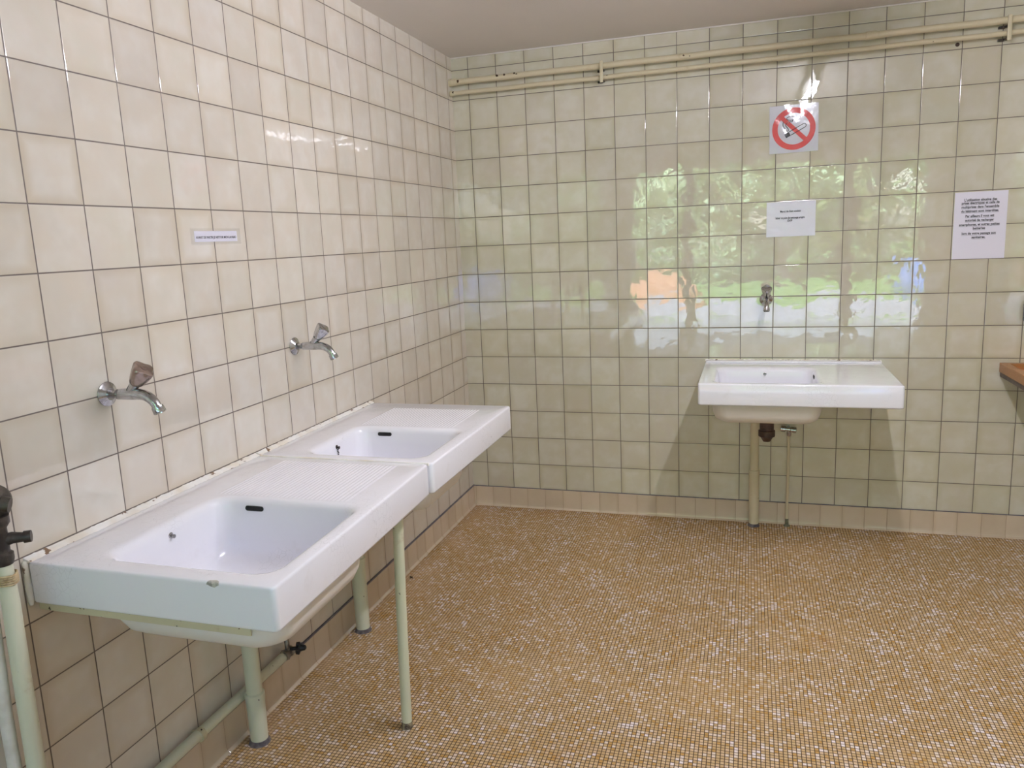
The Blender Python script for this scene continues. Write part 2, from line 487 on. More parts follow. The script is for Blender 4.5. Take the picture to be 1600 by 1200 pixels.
# ---------------------------------------------------------------- sinks
def make_sink(loc, rz, Wd, D, b, g, label, chip=False, chain=False, ledge=False, grooves=True, gap=(.006, .006), taper=0.0):
    """local frame: x along the wall, -y out from the wall, z=0 at the rim. b = basin (u0,u1,v0,v1), g = drainer"""
    root = empty('sink', loc, rz, label=label, category='sink', group=None)
    u0, u1, v0, v1 = b
    R = lambda i, z, r: rrect(0 + i, Wd - i, -D + i, -i, r, z)
    B = lambda i, z, r: rrect(u0 + i, u1 - i, -v1 + i, -v0 - i, r, z)
    cx, cy = u0 + (u1 - u0) * .52, -(v0 + (v1 - v0) * .42)
    def circ(r, z):
        base = B(.05, z, .06)
        out = []
        for p in base:
            a = math.atan2((p.y - cy), (p.x - cx))
            out.append(Vector((cx + r * math.cos(a), cy + r * math.sin(a), z)))
        return out
    A = .094
    bm = bmesh.new()
    rings = [R(.020, -.020, .010), R(.018, -A + .004, .010), R(.014, -A, .010), R(.004, -A, .012), R(.0008, -A + .0025, .012), R(0, -A + .007, .012),
             R(0, -.0065, .012), R(.0008, -.0028, .012), R(.0026, -.0008, .012), R(.0056, 0, .012),
             B(-.012, 0, .062), B(-.006, -.0006, .058), B(.000, -.0024, .053), B(.0055, -.0062, .049), B(.0095, -.0120, .046), B(.0125, -.021, .045), B(.0160, -.060, .046),
             B(.0200, -.110, .046), B(.0260, -.136, .050), B(.0370, -.153, .054), B(.0550, -.1625, .058), B(.0800, -.1655, .06),
             circ(.040, -.1700), circ(.034, -.1735)]
    loft(bm, rings, cap0=False)
    body = build('basin', bm, M_cer, root, angle=50)
    # underside: slab bottom and bowl shell
    bm = bmesh.new()
    rings = [R(.020, -.020, .010), B(-.022, -.022, .060), B(-.014, -.030, .06), B(-.006, -.100, .06), B(.000, -.145, .06), B(.010, -.168, .06),
             B(.028, -.182, .06), B(.055, -.1885, .06), B(.085, -.1900, .06)]
    loft(bm, rings, cap0=False)
    build('underside', bm, M_under, root, angle=60)
    if grooves:
        gu0, gu1, gv0, gv1 = g
        n = 31
        bm = bmesh.new()
        pitch = (gv1 - gv0) / n
        prof = []
        for i in range(n):
            for f, z in ((0, 0), (.14, .0010), (.30, .0015), (.56, .0015), (.72, .0010), (.86, 0)):
                prof.append((gv0 + (i + f) * pitch, z))
        prof.append((gv1, 0))
        rows = []
        for u, k in ((gu0, .02), (gu0 + .006, .6), (gu0 + .016, 1), (gu1 - .012, 1), (gu1 - .004, .6), (gu1, .02)):
            rows.append([Vector((u, -v, .0003 + z * k)) for v, z in prof])
        loft(bm, rows, False, False, close=False)
        build('drainboard', bm, M_cer, root, angle=80)
    if ledge:
        bm = bmesh.new(); box(bm, .004, Wd - .004, -.040, -.002, -.004, .0065, .003, 3)
        build('back_ledge', bm, M_cer, root)
    # overflow slot in the end wall of the bowl
    uo = u1 - .0128
    bm = bmesh.new()
    sv = v0 + (v1 - v0) * .27
    ring = []
    for k in range(24):
        a = 2 * PI * k / 24
        yy = .017 * (1 if math.cos(a) > 0 else -1) * (abs(math.cos(a)) > 1e-6) + .0055 * math.cos(a)
        ring.append((yy, .0055 * math.sin(a)))
    loft(bm, [[Vector((uo + dx, -sv + y * f, -.0245 + z * f)) for y, z in ring] for dx, f in ((.003, 1.25), (-.0022, 1.15), (-.0026, 1.0), (-.0012, .9))])
    build('overflow_slot', bm, M_hole, root)
    # chain stud on the bowl's wall side
    us = u0 + (u1 - u0) * .5
    bm = bmesh.new()
    lathe(bm, (us, -v0 - .010, -.030), (0, -1, -.1), [(0, .008), (.003, .008), (.0045, .006), (.0046, .003), (.009, .003), (.010, .0048), (.0135, .0048), (.0145, .003)], 18)
    build('chain_stud', bm, M_darkm if chain else M_chrome, root)
    if chain:
        bm = bmesh.new()
        for i in range(4):
            lathe(bm, (us + .001 * (-1) ** i, -v0 - .0165 - .0006 * i, -.036 - i * .0052), (0, 0, -1), [(0, .001), (.0012, .0025), (.0034, .0025), (.0046, .001)], 10)
        build('chain_end', bm, M_darkm, root)
    # drain fitting
    bm = bmesh.new()
    lathe(bm, (cx, cy, -.1728), (0, 0, 1), [(0, .030), (.002, .036), (.0035, .034), (.0035, .022), (.0005, .020), (.0004, .001)], 24)
    build('drain', bm, M_chrome, root)
    bm = bmesh.new()
    OL = .125 if ledge else .062
    lathe(bm, (cx, cy, -.188), (0, 0, -1), ([(0, .038), (.012, .038), (.016, .031), (.072, .031), (.074, .036), (.100, .036), (.104, .028), (OL, .016)] if ledge else [(0, .038), (.010, .038), (.014, .030), (.045, .028), (.046, .036), (.056, .036), (OL, .020)]), 24)
    build('drain_outlet', bm, M_trap if ledge else M_darkm, root)
    if chip:
        bm = bmesh.new()
        rr = random.Random(4)
        ring = [(.0150 * math.cos(2 * PI * k / 14) * rr.uniform(.75, 1.15), .0085 * math.sin(2 * PI * k / 14) * rr.uniform(.7, 1.2)) for k in range(14)]
        pts = []
        for du, dz in ring:
            s = -.004 + dz
            pts.append((du, s))
        def wrap(du, s, off):           # fold the flake over the rounded rim edge
            v = .452 + du
            if s > -.0045: return Vector((.0008 - off + (s + .0045) * .9, -v, -.0018 + min(s + .0045, .004) * .50 + .0004 + off))
            return Vector((-off * .7 - .0003, -v, s + .0022))
        loft(bm, [[wrap(du * f, s * f - .004 * (1 - f), o) for du, s in pts] for f, o in ((1, .0002), (.9, .0006), (.6, .0003), (.2, .0002))])
        o = build('chipped_enamel', bm, simple('bare_fireclay', srgb(196, 192, 182), .8, 0, srgb(150, 146, 140), 60., .002), root)
        o['label'] = 'grey chip in the glaze'
    # sealant along the wall
    bm = bmesh.new()
    n = 90
    rr = random.Random(int(Wd * 1000))
    rings = []
    for i in range(n + 1):
        u = Wd * i / n
        gp = gap[0] + (gap[1] - gap[0]) * i / n
        t = .0045 + rr.uniform(-.0012, .0018)
        rings.append([Vector((u, gp + .001, -.004)), Vector((u, gp + .001, .004 + t)), Vector((u, gp - .002 - t * .3, .003 + t * .7)), Vector((u, -.003 - t * .9, .0035)), Vector((u, -.006 - t * 1.2, .0005)), Vector((u, -.003, -.004))])
    loft(bm, rings)
    build('sealant', bm, M_seal, root, angle=60)
    if taper:                             # the casting is a little deeper at its near end
        for ch in root.children:
            for v in ch.data.vertices: v.co.y *= 1 + taper * (1 - v.co.x / Wd)
    return root

r1 = math.radians(90 + 1.35)
W1 = .826
# near sink: pulled slightly off the wall at its near end
s1 = make_sink((.006, -2.757, .835), math.radians(90), W1, .584, (.052, .464, .134, .548), (.478, .792, .120, .500),
               'nearer white sink on the left wall, with a grey chip in its rim', chip=True, gap=(.005, .005), taper=.054)
bm = bmesh.new()                      # sealant up the near edge, where the sink leaves the wall
lathe(bm, (-.001, .001, .002), (0, 0, -1), [(0, .004), (.004, .007), (.03, .006), (.06, .0075), (.09, .006), (.1, .004)], 10)
build('edge_sealant', bm, M_seal, s1)
s2 = make_sink((.004, -1.926, .835), math.radians(90), .786, .596, (.046, .406, .138, .546), (.420, .700, .140, .500),
               'farther white sink on the left wall, next to the room corner', chain=True, gap=(.003, .003))
s3 = make_sink((1.273, -.004, .8275), 0, .802, .600, (.060, .500, .175, .560), (0, 0, 0, 0),
               'white sink alone on the back wall under the no smoking sign', ledge=True, grooves=False, gap=(.003, .003))
# joint between the two left sinks
bm = bmesh.new()
rings = []
rr = random.Random(3)
for i in range(41):
    v = .015 + .575 * i / 40
    w = .0022 + rr.uniform(-.0006, .0010)
    x, y = v, -1.9285
    rings.append([Vector((x, y - w, .829)), Vector((x, y - w, .8358)), Vector((x, y, .8372)), Vector((x, y + w, .8358)), Vector((x, y + w, .829))])
loft(bm, rings)
w0 = rings[-1][2].copy()
o = build('sink_joint', bm, M_seal, angle=60)
add_prop(o, label='thin white sealant line between the two left sinks', category='sealant')

# steel brackets under the sinks
def bracket(name, x0, x1, y, z0, label, face=-1):
    bm = bmesh.new()
    box(bm, x0, x1, y - .002, y + .002, z0 - .022, z0, .0008, 1)
    box(bm, x0, x1, y, y + .016, z0 - .004, z0, .0008, 1)
    o = build(name, bm, M_rusty)
    return add_prop(o, label=label, category='bracket')
bracket('sink_bracket', .004, .545, -2.738, .7398, 'rust-flecked cream steel bracket under the near end of the chipped sink')
b2 = bracket('sink_bracket', .004, .53, -1.16, .7398, 'cream steel bracket under the far end of the corner sink')
def hook(x, label):
    r = empty('sink_bracket', (x, 0, .7325), 0, label=label, category='bracket')
    bm = bmesh.new(); box(bm, -.0125, .0125, -.30, 0, -.011, -.002, .001, 1); build('arm', bm, M_rusty, r)
    bm = bmesh.new(); tube(bm, [(0, -.295, -.006), (.002, -.298, -.016), (.006, -.296, -.024)], [.004, .004, .002], 8); build('bolt', bm, M_darkm, r)
hook(1.291, 'short metal bracket under the left end of the back sink')
hook(2.035, 'short metal bracket under the right end of the back sink')

# ---------------------------------------------------------------- taps
def make_tap(loc, rz, handle_mat, label, turn=0.0, hs=1.0):
    root = empty('wall_tap', loc, rz, label=label, category='tap')
    P = lambda o, z, x=0: (x, -o, z)
    bm = bmesh.new()
    lathe(bm, P(-.001, 0), (0, -1, 0), [(0, .029), (.0025, .030), (.004, .0295), (.0125, .0165), (.014, .0150), (.014, .0105)], 36)
    build('flange', bm, M_chrome, root)
    bm = bmesh.new()
    pts = [P(.008, 0), P(.030, 0), P(.034, .0), P(.050, .001), P(.070, .001)] + bez(P(.085, .001), P(.112, .002), P(.133, -.004), P(.1445, -.029), 12)
    rad = [.0095, .0095, .0125, .0138, .0145] + [.0140 - .0028 * (i / 12) for i in range(13)]
    tube(bm, pts, rad, 24)
    build('spout', bm, M_chrome, root)
    bm = bmesh.new()
    d = (Vector(P(.1445, -.029)) - Vector(P(.133, -.004))).normalized()
    lathe(bm, Vector(P(.1440, -.027)), d, [(0, .0105), (.001, .0140), (.0155, .0150), (.0175, .0138), (.0175, .0115), (.0140, .0108)], 28)
    build('aerator', bm, M_chrome, root)
    ax = Vector((0, -math.sin(math.radians(40)), math.cos(math.radians(40))))
    o0 = Vector(P(.068, .002))
    bm = bmesh.new()
    lathe(bm, o0, ax, [(0, .0095), (.010, .0115), (.030, .0120), (.031, .0135), (.034, .0135)], 24)
    build('bonnet', bm, M_chrome, root)
    # flared, waisted handle of three rounded lobes
    bm = bmesh.new()
    seg = 48
    n = Vector((1, 0, 0)); b = ax.cross(n)
    rings = []
    for dd, r, lob in ((.032, .0125, 0), (.036, .0155, .02), (.042, .0178, .06), (.056, .0208, .11), (.070, .0232, .14), (.077, .0238, .14), (.0805, .0225, .13), (.082, .0185, .10), (.0823, .004, 0)):
        ring = []
        for k in range(seg):
            a = 2 * PI * k / seg + turn
            rad = r * hs * (1 + lob * math.cos(4 * a))
            ring.append(o0 + ax * dd + (n * math.cos(a) + b * math.sin(a)) * rad)
        rings.append(ring)
    loft(bm, rings)
    h = build('handle', bm, handle_mat, root, angle=32)
    bm = bmesh.new()
    lathe(bm, o0 + ax * .0815, ax, [(0, .008), (.0015, .008), (.002, .0065), (.0021, .001)], 20)
    build('handle_cap', bm, handle_mat, h)
    return root
t1 = make_tap((0, -2.475, 1.145), PI / 2, M_brown, 'chrome wall tap with a limescaled brownish handle, over the chipped sink', .35, 1.05)
t2 = make_tap((0, -1.658, 1.144), PI / 2, M_chrome, 'chrome wall tap with a grey chrome handle, over the sink by the corner', .9, .92)
t3 = make_tap((1.557, 0, 1.131), 0, M_chrome, 'chrome wall tap over the single sink on the back wall', .2, .92)

# ---------------------------------------------------------------- pipes under the sinks
def drain_pipe(x, y, ztop, zc, label, r=.0235, mat=None, bend=None):
    root = empty('drain_pipe', (x, y, 0), 0, label=label, category='pipe')
    m = mat or M_pipe_g
    bm = bmesh.new()
    lathe(bm, (0, 0, 0), (0, 0, 1), [(0, r + .002), (.05, r + .003), (.10, r + .0035), (zc - .02, r + .004), (zc, r + .0055), (zc + .014, r + .0055), (zc + .018, r), (ztop, r)], 28)
    build('pipe', bm, m, root)
    bm = bmesh.new()
    lathe(bm, (0, 0, 0), (0, 0, 1), [(0, r + .009), (.003, r + .008), (.009, r + .005), (.014, r + .0042)], 22)
    build('floor_collar', bm, simple('grey_cement', srgb(120, 112, 112), .8, 0, srgb(82, 74, 78), 30., .002) if 'grey_cement' not in bpy.data.materials else bpy.data.materials['grey_cement'], root)
    if bend:
        bm = bmesh.new()
        tube(bm, bez((0, 0, ztop - .01), (0, 0, ztop + .03), (bend[0] * .3, bend[1] * .3, ztop + .045), (bend[0], bend[1], ztop + .045), 10), r * .8, 20)
        build('elbow', bm, m, root)
    return root
drain_pipe(.073, -2.152, .50, .150, 'thick cream drain pipe rising from the floor by the left wall, behind the chipped sink', bend=(.10, -.20))
drain_pipe(.062, -1.462, .50, .285, 'thick cream drain pipe rising from the floor under the corner sink', bend=(.10, -.12))
drain_pipe(1.512, -.060, .58, .275, 'thick cream drain pipe on the back wall under the single sink', r=.0205, mat=M_pipe)

def leg_pipe():
    root = empty('support_leg', (.484, -1.98, 0), 0, label='slim cream pipe leg standing free on the floor where the two left sinks meet', category='support leg')
    bm = bmesh.new()
    tube(bm, [(0, 0, 0), (.004, 0, .2), (.012, -.002, .45), (.0225, -.004, .715), (.0235, -.004, .7405)], .0160, 24)
    build('tube', bm, pipe_paint('chipped_leg_paint', srgb(216, 216, 190), srgb(206, 206, 178), .68), root)
    bm = bmesh.new()
    tube(bm, [(0, 0, 0), (0, 0, .004), (.001, 0, .022)], [.0178, .0174, .0164], 20)
    build('foot', bm, simple('rusted_pipe_end', srgb(150, 138, 112), .6, 0, srgb(72, 54, 44), 70., .002), root)
    bm = bmesh.new(); box(bm, .0235 - .022, .0235 + .022, -.024, .016, .7385, .7415, .0008, 1)
    build('top_plate', bm, M_rusty, root)
leg_pipe()

def along(name, pts, r, mat, label, seg=20):
    bm = bmesh.new(); tube(bm, pts, r, seg)
    return add_prop(build(name, bm, mat), label=label, category='pipe')
root = empty('water_pipe', (.026, -1.93, .148), 0, label='cream water pipe running low along the left wall beneath the sinks', category='pipe')
bm = bmesh.new(); tube(bm, [(0, -.885, -.004), (0, -.5, 0), (0, -.004, 0)], .0155, 20); build('pipe', bm, M_pipe_g, root)
for yy in (-.42,):
    bm = bmesh.new(); lathe(bm, (0, yy, -.003), (0, 1, 0), [(0, .0165), (0, .019), (.016, .019), (.016, .0165)], 20)
    box(bm, -.026, 0, yy + .004, yy + .012, -.006, .006)
    build('pipe_clip', bm, M_rusty, root)

vroot = empty('stop_valve', (.030, -1.915, .158), 0, label='small stop valve with black knob at the end of the low left pipe', category='valve')
bm = bmesh.new()
lathe(bm, (0, -.018, -.006), (0, 1, 0), [(0, .017), (.010, .020), (.012, .014), (.030, .014), (.034, .018), (.044, .016)], 8)
tube(bm, [(0, .006, 0), (0, .006, .030), (-.004, .008, .045), (-.026, .012, .050)], .0085, 14)
build('valve_body', bm, simple('old_nickel', srgb(150, 142, 132), .4, .7, srgb(112, 100, 90), 50., .001), vroot)
bm = bmesh.new(); tube(bm, [(0, .012, .004), (.030, .018, .008)], .0065, 12); build('stem', bm, M_darkm, vroot)
bm = bmesh.new()
ax = Vector((.98, .19, .05)).normalized()
n = Vector((0, 0, 1)); b = ax.cross(n)
rings = []
for dd, r in ((0, .011), (.002, .017), (.013, .018), (.016, .011), (.030, .0085), (.034, .004)):
    rings.append([Vector((.026, .018, .008)) + ax * dd + (n * math.cos(2 * PI * k / 40) + b * math.sin(2 * PI * k / 40)) * r * (1 + (.22 * math.cos(5 * 2 * PI * k / 40) if dd < .015 else 0)) for k in range(40)])
loft(bm, rings)
build('knob', bm, M_black, vroot)

# supply valve and pipe beside the back sink's drain
sroot = empty('supply_valve', (1.672, -.045, 0), 0, label='chrome angle valve on a thin cream pipe under the back sink', category='valve')
bm = bmesh.new(); tube(bm, [(-.002, .012, 0), (-.003, .012, .12), (0, .010, .3), (-.001, .004, .47)], .0068, 14); build('pipe', bm, M_pipe, sroot)
bm = bmesh.new(); lathe(bm, (-.002, .012, 0), (0, 0, 1), [(0, .016), (.003, .014), (.006, .009), (.035, .0078), (.037, .0068)], 16); build('floor_ring', bm, simple('verdigris', srgb(112, 112, 92), .7, .2, srgb(76, 74, 62), 60.), sroot)
bm = bmesh.new()
lathe(bm, (-.040, .0, .502), (1, -.05, -.08), [(0, .010), (.002, .015), (.022, .016), (.024, .010), (.046, .0105), (.048, .015), (.072, .0155), (.074, .008)], 12)
tube(bm, [(0, .040, .500), (0, .0, .500)], .009, 12)
lathe(bm, (0, .002, .466), (0, 0, 1), [(0, .010), (.012, .011), (.03, .009)], 8)
build('valve_body', bm, M_chrome, sroot)

# ---------------------------------------------------------------- flush valve at the left edge
froot = empty('flush_valve', (.062, -2.855, 0), 0, label='old black flush valve on twin cream pipes at the left edge', category='valve')
bm = bmesh.new()
tube(bm, [(.004, 0, 0), (.003, 0, .30), (.006, 0, .62), (.010, 0, .80), (.006, 0, .89)], [.0175, .0175, .0172, .0165, .0165], 22)
build('front_pipe', bm, M_pipe_g, froot)
bm = bmesh.new()
tube(bm, [(-.030, -.020, 0), (-.030, -.020, .55), (-.022, -.018, .80), (-.012, -.012, .87)], .0130, 18)
build('rear_pipe', bm, simple('white_pipe_paint', srgb(224, 220, 214), .4, 0, srgb(206, 200, 190), 10.), froot)
bm = bmesh.new()
for k in range(5):
    rings = []
    z = .838 + k * .0045
    tube(bm, [(.008 + .0205 * math.cos(a), .0205 * math.sin(a), z + .0022 * math.sin(a * 1.5)) for a in [2 * PI * i / 20 for i in range(21)]], .0021, 6, cap=False)
build('hemp_wrap', bm, simple('hemp', srgb(196, 176, 140), .9, 0, srgb(150, 126, 92), 60.), froot)
bm = bmesh.new()
lathe(bm, (.006, 0, .878), (0, 0, 1), [(0, .019), (.010, .022), (.022, .022), (.026, .017), (.075, .017), (.085, .024), (.100, .024)], 18)
tube(bm, [(.006, 0, .925), (.020, .018, .928), (.036, .030, .926)], [.014, .012, .0095], 14)
tube(bm, [(.036, .030, .926), (.046, .038, .926)], [.0125, .0120], 14)
build('valve_body', bm, M_darkm, froot)
bm = bmesh.new()
lathe(bm, (-.046, .000, 1.002), (1, .12, .02), [(0, .030), (.008, .036), (.050, .037), (.060, .033), (.066, .024)], 30)
tube(bm, [(.018, .008, 1.002), (.030, .016, .998)], [.016, .0145], 16)
build('flush_cap', bm, simple('blackened_brass', srgb(70, 64, 58), .5, .4, srgb(92, 82, 70), 24., .002), froot)

# ---------------------------------------------------------------- high pipes on the back wall
def wall_pipe(z0, z1, r, label, coup, r2=None):
    root = empty('heating_pipe', (0, -.040, 0), 0, label=label, category='pipe', group=None)
    f = lambda x: z0 + (z1 - z0) * x / RX
    bm = bmesh.new()
    tube(bm, [(.006 + (RX - .006) * i / 24, .0015 * math.sin(i * 1.7), f(.006 + (RX - .006) * i / 24) + .0012 * math.sin(i * 2.3)) for i in range(25)], r, 20, up=(0, 0, 1))
    build('pipe', bm, M_pipe, root)
    for cx in coup:
        bm = bmesh.new(); lathe(bm, (cx - .022, 0, f(cx)), (1, 0, 0), [(0, r), (.001, r * 1.22), (.043, r * 1.22), (.044, r)], 20); build('coupling', bm, M_pipe, root)
    bm = bmesh.new(); lathe(bm, (.003, 0, f(0)), (1, 0, 0), [(0, r * 1.25), (.008, r * 1.3), (.020, r * 1.12), (.024, r)], 18); build('wall_sleeve', bm, M_rusty, root)
    return root
pa = wall_pipe(2.272, 2.278, .0145, 'upper and thicker of the two cream pipes high on the back wall', (.020, 1.975))
pb = wall_pipe(2.218, 2.228, .0105, 'lower and thinner of the two cream pipes high on the back wall', (1.61,))
# bare spots where the paint has flaked off
M_flake = simple('bare_iron', srgb(60, 44, 36), .7, 0, srgb(92, 66, 48), 60.)
def flake(x, z, r, w, h):
    bm = bmesh.new()
    rr = random.Random(int(x * 1000))
    ring = [(w * math.cos(2 * PI * k / 10) * rr.uniform(.6, 1.2), h * math.sin(2 * PI * k / 10) * rr.uniform(.6, 1.2)) for k in range(10)]
    rows = []
    for f in (1, .5, .05):
        rows.append([Vector((x + a * f, -math.cos(c * f / r) * (r + .0006), z + math.sin(c * f / r) * (r + .0006))) for a, c in ring])
    loft(bm, rows, False, True)
    o = build('paint_flake', bm, M_flake, pa)
    o['label'] = 'dark spot of bare iron'
for x, z, w, h in ((.052, 2.2718, .006, .011), (.262, 2.279, .008, .006), (.300, 2.280, .007, .0065), (.352, 2.281, .006, .005), (.364, 2.276, .005, .004), (1.176, 2.276, .005, .004), (1.204, 2.27, .003, .003)):
    flake(x, z, .0145, w, h)
def pipe_bracket(x, label):
    r = empty('pipe_bracket', (x, 0, 2.245), 0, label=label, category='bracket')
    bm = bmesh.new()
    box(bm, -.008, .008, -.064, -.0565, -.052, .048, .003)
    for dz, rr_ in ((.030, .0165), (-.020, .0125)):
        tube(bm, [(0, -.040 + rr_ * math.cos(a), dz + rr_ * math.sin(a)) for a in [2 * PI * i / 16 for i in range(17)]], .0035, 8, cap=False, up=(1, 0, 0))
    build('clamp', bm, M_pipe, r)
    for dz in (.010, -.040):
        bm = bmesh.new(); box(bm, -.028, -.004, -.012, 0, dz - .005, dz + .005, .001, 1); box(bm, -.006, .006, -.058, -.008, dz - .003, dz + .003); build('lug', bm, M_darkm, r)
pipe_bracket(.790, 'cream double pipe clamp near the corner end of the high pipes')
pipe_bracket(2.498, 'cream double pipe clamp at the right end of the high pipes')

# drilled hole with plug
bm = bmesh.new(); lathe(bm, (2.321, .0004, 2.207), (0, -1, 0), [(0, .0085), (.0012, .0085), (.0016, .007), (.0010, .004), (.0010, .001)], 14)
add_prop(build('wall_plug', bm, simple('brown_plug', srgb(70, 54, 48), .7)), label='small dark plugged hole below the high pipes', category='wall plug')

# ---------------------------------------------------------------- signs
def text_obj(body, size, mat, parent, loc, rot, name='lettering', align='CENTER', bold=0.0, ext=.0001, xs=1.0):
    cu = bpy.data.curves.new(name, 'FONT')
    cu.body = body; cu.size = size; cu.align_x = align; cu.align_y = 'CENTER'
    cu.offset = bold; cu.extrude = ext; cu.resolution_u = 4
    tmp = bpy.data.objects.new(name, cu); COL.objects.link(tmp)
    dg = bpy.context.evaluated_depsgraph_get()
    me = bpy.data.meshes.new_from_object(tmp.evaluated_get(dg))
    bpy.data.objects.remove(tmp)
    if me.vertices:
        w = max(v.co.x for v in me.vertices) - min(v.co.x for v in me.vertices)
        if xs > 0 and xs != 1.0:
            for v in me.vertices: v.co.x *= xs / w
            w = xs
    me.materials.clear()
    o = link(name, me, mat, parent)
    o.location = loc; o.rotation_euler = rot
    return o, w

def sheet(name, w, h, mat, parent, off, thick=.0006, wob=0.0, cx=0, cz=0, nx=10, nz=10):
    """thin sheet in local frame x lateral, -y out, z up"""
    bm = bmesh.new()
    rr = random.Random(int(w * 5000))
    ph = [rr.uniform(0, 6) for _ in range(4)]
    f = lambda x, z: wob * (math.sin(x * 41 + ph[0]) * math.sin(z * 37 + ph[1]) + .5 * math.sin(x * 83 + ph[2] + z * 55))
    fr = [[Vector((cx + w * (i / nx - .5), -off - thick - f(w * i / nx, h * j / nz), cz + h * (j / nz - .5))) for i in range(nx + 1)] for j in range(nz + 1)]
    vf = [[bm.verts.new(p) for p in r] for r in fr]
    vb = [[bm.verts.new(p + Vector((0, thick, 0))) for p in r] for r in fr]
    for j in range(nz):
        for i in range(nx):
            bm.faces.new((vf[j][i], vf[j][i + 1], vf[j + 1][i + 1], vf[j + 1][i]))
            bm.faces.new((vb[j][i], vb[j + 1][i], vb[j + 1][i + 1], vb[j][i + 1]))
    for j in range(nz):
        bm.faces.new((vf[j][0], vf[j + 1][0], vb[j + 1][0], vb[j][0]))
        bm.faces.new((vf[j + 1][nx], vf[j][nx], vb[j][nx], vb[j + 1][nx]))
    for i in range(nx):
        bm.faces.new((vf[0][i + 1], vf[0][i], vb[0][i], vb[0][i + 1]))
        bm.faces.new((vf[nz][i], vf[nz][i + 1], vb[nz][i + 1], vb[nz][i]))
    return build(name, bm, mat, parent)

FR = (PI / 2, 0, 0)
# label on the left wall
g1 = empty('wall_label', (0, -2.005, 1.516), PI / 2, label='small white strip label with one printed line on the left wall', category='sign')
sheet('paper', .190, .030, M_paper, g1, .0005)
sheet('tape', .222, .046, M_film, g1, .0013, .0003)
text_obj('AVANT DE PARTIR JE NETTOIE MON LAVABO', .0092, M_ink, g1, (0, -.00135, -.003), FR, bold=.0002, xs=.178)

# no smoking sign
g2 = empty('no_smoking_sign', (1.667, 0, 1.914), 0, label='red and white no smoking sign in a plastic sleeve on the back wall', category='sign')
g2.rotation_euler = (0, math.radians(-.6), 0)
sheet('sheet', .212, .212, M_lam, g2, .0008, .0006, .0001, nx=24, nz=24)
def flat(pts, off, name, mat, parent, thick=.0004):
    bm = bmesh.new()
    loft(bm, [[Vector((x, -off, z)) for x, z in pts], [Vector((x, -off - thick, z)) for x, z in pts]])
    return build(name, bm, mat, parent, smooth=False)
bm = bmesh.new()
n = 72; RO, RI = .094, .070
rows = [[Vector((r * math.cos(2 * PI * k / n), -o, r * math.sin(2 * PI * k / n))) for k in range(n)] for r, o in ((RI, .0018), (RI, .0024), (RO, .0024), (RO, .0018))]
loft(bm, rows + [rows[0]], False, False)
build('red_ring', bm, M_red, g2, smooth=False)
c = math.radians(-45)
ca, sa = math.cos(c), math.sin(c)
flat([(x * ca - y * sa, x * sa + y * ca) for x, y in ((-.078, -.0095), (.078, -.0095), (.078, .0095), (-.078, .0095))], .0023, 'red_bar', M_red, g2)
ang = math.radians(27)
def cig(x, y): return (x * math.cos(ang) - y * math.sin(ang) + .004, x * math.sin(ang) + y * math.cos(ang) - .010)
def stroke(path, w, off, name, mat, parent):
    bm = bmesh.new()
    tube(bm, [(x, -off, z) for x, z in path], w, 6, cap=True, up=(0, 1, 0))
    return build(name, bm, mat, parent)
body = [cig(-.022, -.0085), cig(.046, -.0085)] + [cig(.046 + .0085 * math.cos(a), .0085 * math.sin(a)) for a in [math.radians(-90 + 180 * i / 8) for i in range(9)]] + [cig(-.022, .0085)]
stroke(body, .0016, .0019, 'cigarette_outline', M_ink, g2)
flat([cig(*q) for q in ((-.046, -.0095), (-.024, -.0095), (-.024, .0095), (-.046, .0095))], .0018, 'cigarette_tip', M_ink, g2)
sm = [(q.x, q.z) for q in bez((-.028, 0, -.012), (-.032, 0, .004), (-.056, 0, .010), (-.044, 0, .034), 14)]
stroke(sm, .0016, .0019, 'smoke_curl', M_ink, g2)
sm = [(q.x, q.z) for q in bez((-.024, 0, -.010), (-.018, 0, .008), (-.044, 0, .012), (-.032, 0, .026), 12)] + [(q.x, q.z) for q in bez((-.032, 0, .026), (-.020, 0, .040), (.004, 0, .022), (-.008, 0, .040), 12)]
stroke(sm, .0016, .0019, 'smoke_curl', M_ink, g2)
sm = [(-.012 + .019 * math.cos(a), .047 + .0085 * math.sin(a)) for a in [2 * PI * i / 24 for i in range(22)]]
stroke(sm, .0016, .0019, 'smoke_curl', M_ink, g2)
sheet('plastic_sleeve', .218, .220, M_film, g2, .0034, .0003, .00045, nx=30, nz=30)

# laminated note above the back tap
g3 = empty('laminated_note', (1.662, 0, 1.506), 0, label='crinkled laminated note with three short lines above the back tap', category='sign')
sheet('sheet', .217, .161, M_lam, g3, .0022, .0005, .0011, nx=28, nz=22)
text_obj('Merci de bien vouloir', .0135, M_ink, g3, (-.002, -.0047, .036), FR, bold=.0002, xs=.092)
text_obj('laisser ce point de nettoyage propre', .0135, M_ink, g3, (-.004, -.0047, .006), FR, bold=.0003, xs=.128)
text_obj('SVP', .0135, M_ink, g3, (-.004, -.0047, -.008), FR, bold=.0003)

